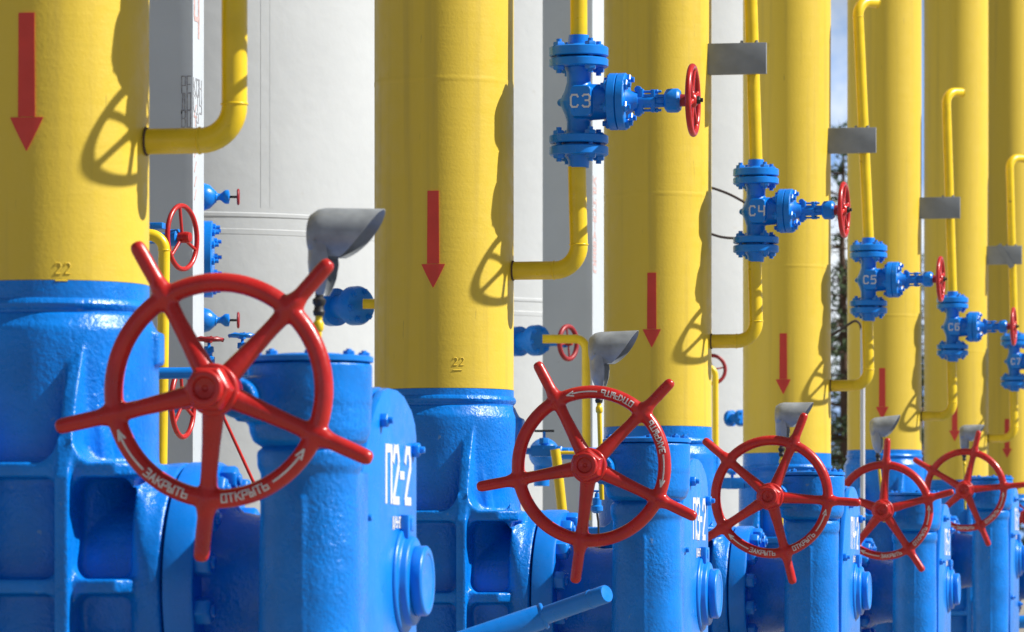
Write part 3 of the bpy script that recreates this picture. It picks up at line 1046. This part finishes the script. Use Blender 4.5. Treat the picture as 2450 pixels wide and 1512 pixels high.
# ------------------------------------------------------------------ white tanks and pillars
def tank(cx, d, r, label, seam_y, seam_x, z1=9.0):
    c = px(cx, HZ, d)
    t = thing('white_tank', label, 'tank', (c.x, c.y, 0), group='white tanks behind the pipes')
    g = MB()
    zs = W((HZ - seam_y) * d / F)
    g.lathe((0, 0, 0), (0, 0, 1), [(0.0, r + .02), (.35, r + .02), (.36, r), (zs - .13, r), (zs - .125, r + .002), (zs - .09, r + .003), (zs - .085, r + .001), (zs, r + .001), (zs + .006, r + .006), (zs + .03, r + .006), (zs + .036, r), (z1, r), (z1 + .5, r * .8), (z1 + .8, r * .3), (z1 + .85, .02)], 128)
    obj('tank_shell', g.mesh('tank_shell', M['white'], sharp=20), t)
    if seam_x:
        q = px(seam_x, 300, d)
        # angle where the seam shows
        off = (seam_x - cx) * d / F
        th = math.asin(max(-1, min(1, off / r))) + PHI - math.atan((cx - 1225) / F)
        g = MB()
        for da, wd in ((0, .005), (.045, .030)):
            a = th + da
            nx, ny = math.sin(a), -math.cos(a)
            rot = Matrix.Rotation(a, 3, 'Z')
            g.box((nx * r, ny * r, (zs + .05 + z1) / 2), (wd, .0026 if da == 0 else .0012, z1 - zs - .1), rot)
        obj('plate_seam', g.mesh('plate_seam', M['white']), t)
    return t
tank(430, 36.6, 1.89, 'white tank behind the nearest red handwheel, with raised weld seams', 562, 615)
tank(985, 44.6, 1.88, 'white tank seen between the second pipe and the shaded pillar', 745, None)
tank(1500, 49.0, 1.76, 'white tank seen as a pale strip left of valve C4', 1100, None)

def pillar(xr, d, wid, dep, label, marks):
    """xr: picture x of the near right corner"""
    c = px(xr, HZ, d)
    t = thing('pillar', label, 'pillar', (c.x, c.y, 0), group='square white pillars')
    g = MB()
    g.box((-wid / 2, dep / 2, 5.0), (wid, dep, 10.0))
    obj('shaft', g.mesh('shaft', M['pillar'], bevel=.006), t)
    z = lambda y: W((HZ - y) * d / F)
    def wrap(x, y, h):     # writing that runs across the corner
        return Vector((x, -h, y)) if x < -.004 else Vector((h, x + .004, y))
    g1, g2 = MB(), MB()
    s = d / F
    if marks == 0:
        for i, line in enumerate((['P', 'E', 'K', 'O', 'H'], ['D', 'O', 'C', 'T', 'Y', 'P'], ['B', 'O', ' ', 'P'])):
            x = -28 * s
            letters(g1, line[:2], 40 * s, 9 * s, 4.5 * s, 2.5 * s, lambda a, b, h, z0=z(222 + 41 * i): Vector((a, -h, z0 + b)), x0=x)
            letters(g1, line[2:5], 38 * s, 19 * s, 9 * s, 3.5 * s, lambda a, b, h, z0=z(224 + 41 * i): Vector((h, a, z0 + b)), x0=.01)
        letters(g2, ['4'], 95 * s, 40 * s, 0, 12 * s, lambda a, b, h: Vector((h, a, z(82) + b)), x0=.03)
        for k in range(7):
            yy = 270 + 34 * k + random.uniform(-6, 6)
            letters(g2, [random.choice(['-', '/', 'T'])], 22 * s, 26 * s, 0, 5 * s, lambda a, b, h: Vector((h, a, z(yy) + b)), x0=.02)
    else:
        for k in range(9):
            yy = 440 + 26 * k
            letters(g2, [('K', 'P', 'H', 'O', 'T', 'A', 'B', 'E', 'C')[k]], 18 * s, 40 * s, 0, 6 * s, lambda a, b, h: Vector((h, a, z(yy) + b)), x0=.03)
    if g1.v:
        obj('grey_lettering', g1.mesh('grey_lettering', M['ink_grey']), t)
    obj('red_lettering', g2.mesh('red_lettering', M['ink_red']), t)
pillar(462, 28.6, .42, .27, 'white pillar with faded grey and red lettering, right of the nearest gas pipe', 0)
pillar(1418, 40.4, .44, .60, 'white pillar with a broad shaded face, behind the pipe of valve C3', 1)

# ------------------------------------------------------------------ pipework between the tanks and the row
def rot_to(axis):
    return Vector((1, 0, 0)).rotation_difference(Vector(axis)).to_euler()

def fitting_valve(name, label, x, y, d, r_px, axis, wheel_px=None, wheel_off=0, group=None, wheel_mat='red', spokes=3):
    """round blue flanged fitting (axis: local +X) with an optional red wheel"""
    s = d / F
    r = r_px * s
    t = thing(name, label, 'valve', px(x, y, d), rot_to(axis), group=group)
    g = MB()
    g.lathe((-2.3 * r, 0, 0), (1, 0, 0), [(0, r * .85), (.1 * r, r * .97), (.6 * r, r * .97), (.7 * r, r * .6), (1.8 * r, r * .6)], 32)
    g.lathe((-.55 * r, 0, 0), (1, 0, 0), [(0, r * .8), (.1 * r, r), (.55 * r, r), (.75 * r, r * .9), (.80 * r, r * .55)], 40)
    obj('flanged_body', g.mesh('flanged_body', M['blue_smooth']), t)
    g0 = MB()
    g0.hexnut((0, 0, 0), (1, 0, 0), r * .17, r * .16)
    g0.cyl((r * .15, 0, 0), (r * .26, 0, 0), r * .09, r * .08, 8)
    mb_ = g0.mesh('flange_bolt', M['blue'])
    for k in range(6):
        a = 2 * PI * k / 6 + .2
        obj('flange_bolt', mb_, t, (r * .17, r * .74 * math.cos(a), r * .74 * math.sin(a)))
    return t

def wheel_thing(label, x, y, d, r_px, axis, spokes=3, tube=.06, matn='red', nub=True, group=None):
    s = d / F
    r = r_px * s
    t = thing('small_handwheel', label, 'handwheel', px(x, y, d), rot_to(axis), group=group)
    g = MB()
    g.torus((0, 0, 0), (1, 0, 0), r * (1 - tube), r * tube, 48, 12)
    for k in range(spokes):
        a = 2 * PI * k / spokes + R(100)
        dd = Vector((0, math.cos(a), math.sin(a)))
        g.tube([dd * r * .05, dd * r * (1 - tube)], r * .05, 10)
    g.lathe((-.1 * r, 0, 0), (1, 0, 0), [(0, r * .16), (.25 * r, r * .17), (.36 * r, r * .14), (.38 * r, r * .08)], 20)
    obj('wheel_rim', g.mesh('wheel_rim', M[matn]), t)
    if nub:
        g = MB()
        g.lathe((-.75 * r, 0, 0), (1, 0, 0), [(0, r * .16), (.35 * r, r * .16), (.36 * r, r * .25), (.62 * r, r * .25), (.66 * r, r * .15)], 20)
        g.cyl((-1.6 * r, 0, 0), (-.7 * r, 0, 0), r * .17, r * .15, 16)
        obj('valve_stem', g.mesh('valve_stem', M['blue_smooth']), t)
    return t

def pipe_thing(label, pts, r, matn='pipe_yellow', collars=(), name='drain_pipe', group=None, cat='pipe', seg=16):
    o = pts[0]
    t = thing(name, label, cat, o, group=group)
    g = MB()
    g.tube([p - o for p in pts], r, seg)
    for (i, ax) in collars:
        g.torus(pts[i] - o, ax, r, r * .12, 20, 6)
    obj('pipe_run', g.mesh('pipe_run', M[matn], sharp=60), t)
    return t

def bend(a, corner, b, rad, n=8):
    d0 = (corner - a).normalized()
    d1 = (b - corner).normalized()
    return [a] + elbow(corner - d0 * rad, d0, d1, rad, n) + [b]

# left gap: bent yellow pipe, red wheels
d = 25.8
pts = bend(px(250, 549, d), px(393, 562, d), px(386, 1120, d), .085)
pts = bend(px(250, 562, d), px(393, 562, d), px(386, 1120, d), .085)
pipe_thing('yellow drain pipe with a rounded bend, right of the nearest gas pipe', pts, .033, group='thin yellow drain pipes',
           collars=((9, (0, 0, 1)),))
wheel_thing('three spoked red wheel in front of the lettered pillar', 436, 568, 26.4, 82, (.974, -.225, 0), 3, .075, group='small red handwheels behind the pipes')
wheel_thing('lower red wheel seen through the nearest handwheel, beside the lettered pillar', 437, 966, 27.0, 86, (.996, -.087, 0), 3, .075, group='small red handwheels behind the pipes')
t = thing('blue_bar', 'short blue bar beside the bent yellow pipe', 'bar', px(330, 541, 26.2))
g = MB(); g.box((0, 0, 0), (.30, .08, .034)); g.cyl((.05, 0, -.09), (.05, 0, 0), .03, .03, 12)
obj('bar_body', g.mesh('bar_body', M['blue_smooth'], bevel=.003), t)

# tank fittings
def dome_valve(label, y, d, rp):
    s = d / F
    t = thing('tank_valve', label, 'valve', px(488, y, d), (0, 0, .20), group='domed blue tank valves')
    g = MB()
    g.lathe((-40 * s, 0, 0), (1, 0, 0), [(0, rp * .8 * s), (6 * s, rp * s), (40 * s, rp * s), (54 * s, rp * .86 * s), (64 * s, rp * .55 * s), (72 * s, rp * .26 * s), (80 * s, rp * .24 * s), (90 * s, rp * .50 * s), (100 * s, rp * .52 * s), (102 * s, rp * .2 * s)], 32)
    g.cyl((-30 * s, 0, 0), (30 * s, 0, 0), rp * .45 * s, rp * .45 * s, 20)
    obj('domed_body', g.mesh('domed_body', M['blue_smooth'], bevel=.006), t)
    g = MB(); g.cyl((60 * s, 0, 0), (84 * s, 0, 0), 3 * s, 3 * s, 10)
    obj('spindle', g.mesh('spindle', M['black']), t)
    g = MB(); g.torus((82 * s, 0, 0), (1, 0, 0), 17 * s, 3.0 * s, 32, 8)
    for k in range(4):
        a = PI / 2 * k
        g.tube([(82 * s, 0, 0), (82 * s, 17 * s * math.cos(a), 17 * s * math.sin(a))], 2.6 * s, 8)
    obj('valve_wheel', g.mesh('valve_wheel', M['dull_red']), t)
dome_valve('upper domed blue valve with a tiny red wheel, right of the lettered pillar', 471, 31.0, 33)
dome_valve('lower domed blue valve with a tiny red wheel, above the nearest handwheel hub', 766, 31.0, 30)
s = 31.0 / F
t = thing('manway_flange', 'blue bolted flange seen edge on between the two domed valves', 'flange', px(484, 620, 31.0), (0, 0, .20))
g = MB(); g.lathe((-18 * s, 0, 0), (1, 0, 0), [(0, 88 * s), (2 * s, 92 * s), (42 * s, 92 * s), (44 * s, 88 * s)], 48)
obj('flange_disc', g.mesh('flange_disc', M['blue_smooth']), t)
g0 = MB(); g0.lathe((0, 0, 0), (1, 0, 0), [(0, 9 * s), (6 * s, 9 * s), (8 * s, 5 * s), (17 * s, 4.5 * s)], 8)
mb_ = g0.mesh('flange_bolt', M['blue_smooth'])
for k in range(12):
    a = 2 * PI * (k + .25) / 12
    obj('flange_bolt', mb_, t, (26 * s, 76 * s * math.cos(a), 76 * s * math.sin(a)))

def needle_valve(label, x, y, d, w_px, matn, h_px=70, tee=False, body=True):
    """y: picture height of the handle"""
    s = d / F
    t = thing('needle_valve', label, 'valve', px(x, y, d), group='small blue needle valves')
    g = MB()
    if tee:
        g.cyl((-w_px * s, 0, 0), (w_px * s, 0, 0), 3 * s, 3 * s, 10)
    else:
        for k in range(4):
            a = PI / 2 * k + .5
            g.tube([(0, 0, 0), (w_px * .55 * s * math.cos(a), w_px * .55 * s * math.sin(a), 3 * s), (w_px * s * math.cos(a), w_px * s * math.sin(a), -2 * s)], [5 * s, 5 * s, 4.5 * s], 10)
        g.torus((0, 0, 0), (0, 0, 1), w_px * .92 * s, 4 * s, 28, 8)
        g.lathe((0, 0, -8 * s), (0, 0, 1), [(0, 8 * s), (12 * s, 9 * s), (15 * s, 6 * s)], 14)
    obj('turning_handle', g.mesh('turning_handle', M[matn]), t)
    g = MB()
    g.lathe((0, 0, 0), (0, 0, -1), [(2 * s, 4 * s), (16 * s, 4 * s), (17 * s, 12 * s), (30 * s, 13 * s), (32 * s, 9 * s), (40 * s, 9 * s), (42 * s, 15 * s), (h_px * s, 14 * s)], 6)
    if body:
        g.box((0, 0, -(h_px + 8) * s), (60 * s, 26 * s, 26 * s))
        g.cyl((-55 * s, 0, -(h_px + 8) * s), (60 * s, 0, -(h_px + 8) * s), 8 * s, 8 * s, 12)
        g.hexnut((32 * s, 0, -(h_px + 8) * s), (1, 0, 0), 13 * s, 12 * s)
    obj('needle_body', g.mesh('needle_body', M['blue_smooth'], bevel=.001), t)
needle_valve('needle valve with a dark red handle, left of its blue handled twin', 500, 812, 26.5, 36, 'dull_red', 80)
needle_valve('needle valve with a blue handle behind the nearest handwheel', 580, 803, 26.5, 34, 'blue_smooth', 80)
needle_valve('needle valve with a black tee handle behind the second handwheel', 1302, 1031, 34.0, 24, 'black', 40, tee=True)
needle_valve('needle valve with a blue handle behind the third handwheel', 1752, 1128, 38.0, 14, 'blue_smooth', 20)
pipe_thing('blue horizontal pipe with nipples behind the nearest handwheel', [px(362, 893, 24.8), px(380, 893, 24.8), px(475, 892, 24.8), px(600, 885, 24.8)], .031, 'blue_smooth',
           collars=((1, (1, 0, 0)), (2, (1, 0, 0))), name='blue_pipe')
# red rod
pipe_thing('thin red sloping rod behind the nearest handwheel', [px(520, 965, 27.5), px(660, 1270, 27.0)], .010, 'red', name='red_rod', cat='rod', seg=10)

# middle: flanged fittings with yellow outlets
AX = (.80, -.60, 0)
fitting_valve('flange', 'round blue bolted fitting left of the second gas pipe, with a yellow outlet', 858, 731, 31.5, 47, AX, group='round blue bolted fittings')
fitting_valve('flange', 'round blue bolted fitting right of the second gas pipe, with a yellow outlet', 1288, 814, 38.5, 37, AX, group='round blue bolted fittings')
fitting_valve('flange', 'round blue bolted fitting peeping out left of the fourth gas pipe', 1776, 1000, 46.5, 20, AX, group='round blue bolted fittings')
pts = bend(px(868, 727, 31.4), px(985, 727, 31.4), px(985, 1240, 31.4), .10)
pipe_thing('short yellow outlet running behind the second gas pipe', pts, .034, group='thin yellow drain pipes')
pts = bend(px(1298, 811, 38.3), px(1402, 811, 38.3), px(1404, 1245, 38.3), .085)
pipe_thing('yellow drain pipe with an elbow, left of the second gauge hood', pts, .036, group='thin yellow drain pipes')
pts = bend(px(1600, 878, 45.0), px(1711, 878, 45.0), px(1713, 1330, 45.0), .085)
pipe_thing('yellow drain pipe just right of the third gas pipe', pts, .031, group='thin yellow drain pipes')
pipe_thing('yellow sloping pipe seen through the second handwheel', [px(1328, 1075, 33.5), px(1332, 1100, 33.5), px(1350, 1270, 33.5)], .036, group='thin yellow drain pipes')
wheel_thing('dull red wheel behind the elbow of the second drain pipe', 1359, 820, 39.5, 45, (.927, -.375, 0), 4, .13, 'dull_red', nub=True, group='small red handwheels behind the pipes')
wheel_thing('dull red wheel half hidden by the third gas pipe', 1704, 884, 46.0, 38, (.50, -.86, 0), 4, .12, 'dull_red', nub=False, group='small red handwheels behind the pipes')
t = thing('blue_strainer', 'blue ball shaped strainer behind the black tee handle', 'strainer', px(1302, 1085, 36.0))
g = MB(); g.ball((0, 0, 0), .12, 28, 16); g.cyl((-.02, 0, -.25), (-.02, 0, 0), .06, .06, 20)
obj('ball_body', g.mesh('ball_body', M['blue_smooth']), t)
pipe_thing('blue feed pipe low behind the second handwheel', [px(1330, 1085, 35.5), px(1480, 1085, 35.5)], .045, 'blue_smooth', name='blue_pipe')
pipe_thing('thin yellow line from the tee handled valve to the second valve', [px(1322, 1083, 33.9), px(1445, 1083, 33.9)], .012, name='impulse_line')
t = thing('cable_gland', 'small blue gland with a black lead below the second handwheel hub', 'cable gland', px(1428, 1180, 26.5))
s = 26.5 / F
g = MB(); g.lathe((0, 0, 0), (0, 0, -1), [(0, 5 * s), (10 * s, 6 * s), (12 * s, 11 * s), (28 * s, 11 * s), (32 * s, 15 * s), (42 * s, 15 * s), (48 * s, 7 * s)], 12)
g.cyl((-.02, 0, .012), (.02, 0, .012), .006, .006, 8); g.cyl((0, 0, 0), (0, 0, .012), .006, .006, 8)
obj('gland_body', g.mesh('gland_body', M['blue_smooth']), t)
g = MB(); g.tube([(0, 0, -46 * s), (.008, 0, -.16), (.014, 0, -.34)], .006, 8)
obj('gland_lead', g.mesh('gland_lead', M['black']), t)

# foreground lever
d = 21.0
a_, b_, c_ = px(1040, 1562, d), px(1300, 1474, d), px(1450, 1421, d - .25)
t = thing('valve_lever', 'blue round lever sticking up from the bottom edge, in the middle', 'lever', a_)
g = MB()
dv = (b_ - a_)
g.lathe((0, 0, 0), dv, [(0, .058), (dv.length - .02, .058), (dv.length, .052)], 32)
g.torus(dv, dv, .050, .012, 32, 10)
obj('lever_socket', g.mesh('lever_socket', M['blue_smooth']), t)
g = MB()
dw = c_ - b_
g.lathe(dv * .97, dw, [(0, .041), (dw.length * .80, .041), (dw.length * .803, .043), (dw.length * .83, .043), (dw.length * .835, .041), (dw.length + .02, .041), (dw.length + .026, .037)], 32)
obj('lever_bar', g.mesh('lever_bar', M['blue_smooth']), t)
pipe_thing('blue low pipe end at the bottom right corner', [px(2375, 1495, 50), px(2455, 1487, 50)], .07, 'blue_smooth', name='blue_pipe')

# cables and conduit
def cable(label, ps, r=.010, m='cable'):
    # smooth path through the points
    pts = []
    n = len(ps)
    for i in range(n - 1):
        p0, p1, p2, p3 = ps[max(i - 1, 0)], ps[i], ps[i + 1], ps[min(i + 2, n - 1)]
        for j in range(8):
            t = j / 8
            pts.append(0.5 * ((2 * p1) + (p2 - p0) * t + (2 * p0 - 5 * p1 + 4 * p2 - p3) * t * t + (3 * p1 - p0 - 3 * p2 + p3) * t ** 3))
    pts.append(ps[-1])
    t = thing('cable', label, 'cable', pts[0], group='dark cables')
    g = MB(); g.tube([p - pts[0] for p in pts], r, 8)
    obj('cable_run', g.mesh('cable_run', M[m]), t)
cable('dark cable sagging to the left of valve C4, upper one', [px(1660, 440, 36), px(1705, 450, 36), px(1750, 467, 36), px(1800, 495, 36)])
cable('dark cable left of the lower flange of valve C4', [px(1660, 545, 36), px(1705, 561, 36), px(1740, 569, 36), px(1800, 570, 36)])
cable('dark cable arching into the pale conduit below valve C5', [px(1970, 812, 44), px(2000, 796, 44), px(2030, 776, 44), px(2046, 768, 44), px(2057, 775, 44), px(2062, 795, 44)], .012)
pipe_thing('pale grey upright conduit below valve C5', [px(2064, 785, 44), px(2064, 1400, 44)], .022, 'conduit', name='conduit', cat='conduit')
t = thing('wall_bar', 'short pale bar behind valve C7', 'bar', px(2390, 846, 62))
g = MB(); g.box((0, 0, 0), (.34, .03, .06)); g.box((-.1, -.02, 0), (.05, .03, .09))
obj('bar_body', g.mesh('bar_body', M['conduit'], bevel=.004), t)

# ------------------------------------------------------------------ trees far behind
def pine_mesh(seed, h):
    rnd = random.Random(seed)
    g = MB()
    tr = MB()
    tr.tube([(0, 0, 0), (.05, 0, h * .4), (-.04, .03, h * .75), (0, 0, h * .98)], [.17, .12, .06, .015], 10)
    vs, fs = [], []
    z = h * .12
    while z < h * .98:
        f = 1 - z / h
        L = (0.35 + 2.3 * f ** .8) * rnd.uniform(.75, 1.1)
        for k in range(rnd.randint(4, 6)):
            a = rnd.uniform(0, 2 * PI)
            LL = L * rnd.uniform(.6, 1.1)
            d_ = Vector((math.cos(a), math.sin(a), rnd.uniform(-.15, .25)))
            base = Vector((0, 0, z))
            tr.tube([base, base + d_ * LL * .5, base + d_ * LL + Vector((0, 0, .1))], [.03 * (.4 + f), .02 * (.4 + f), .006], 5)
            for q in range(int(6 + 16 * f)):
                s_ = rnd.uniform(.15, 1.05)
                p = base + d_ * LL * s_ + Vector((rnd.gauss(0, .14), rnd.gauss(0, .14), rnd.gauss(.03, .10)))
                for c in range(5):
                    n1 = Vector((rnd.gauss(0, 1), rnd.gauss(0, 1), rnd.gauss(.3, 1))).normalized()
                    n2 = n1.cross(Vector((rnd.gauss(0, 1), rnd.gauss(0, 1), rnd.gauss(0, 1)))).normalized()
                    ln, wd = rnd.uniform(.10, .2), rnd.uniform(.012, .03)
                    o = len(vs)
                    vs += [p - n2 * wd, p + n2 * wd, p + n1 * ln]
                    fs.append([o, o + 1, o + 2])
        z += rnd.uniform(.22, .42)
    g.add(vs, fs)
    return tr.mesh('trunk', M['bark']), g.mesh('crown', M['needles'])
TREES = [(2019, 92, 10.6, 'tall dark pine in the strip of sky between the fourth and fifth gas pipes'),
         (2045, 110, 9.2, 'pine mostly hidden behind the fifth gas pipe'),
         (1960, 118, 8.0, 'pine mostly hidden behind the fourth gas pipe'),
         (2372, 98, 11.6, 'pine glimpsed left of the seventh gas pipe'),
         (2200, 120, 10.0, 'pine behind the fifth and sixth gas pipes')]
protos = [pine_mesh(3, 10.6), pine_mesh(5, 9.6)]
for i, (x, d, h, lab) in enumerate(TREES):
    c = px(x, HZ, d)
    t = thing('pine_tree', lab, 'tree', (c.x, c.y, 0), (0, 0, i * 1.3), group='pines beyond the yard')
    k = h / (10.6 if i % 2 == 0 else 9.6)
    t.scale = (k, k, k)
    a, b2 = protos[i % 2]
    obj('trunk', a, t)
    obj('crown', b2, t)
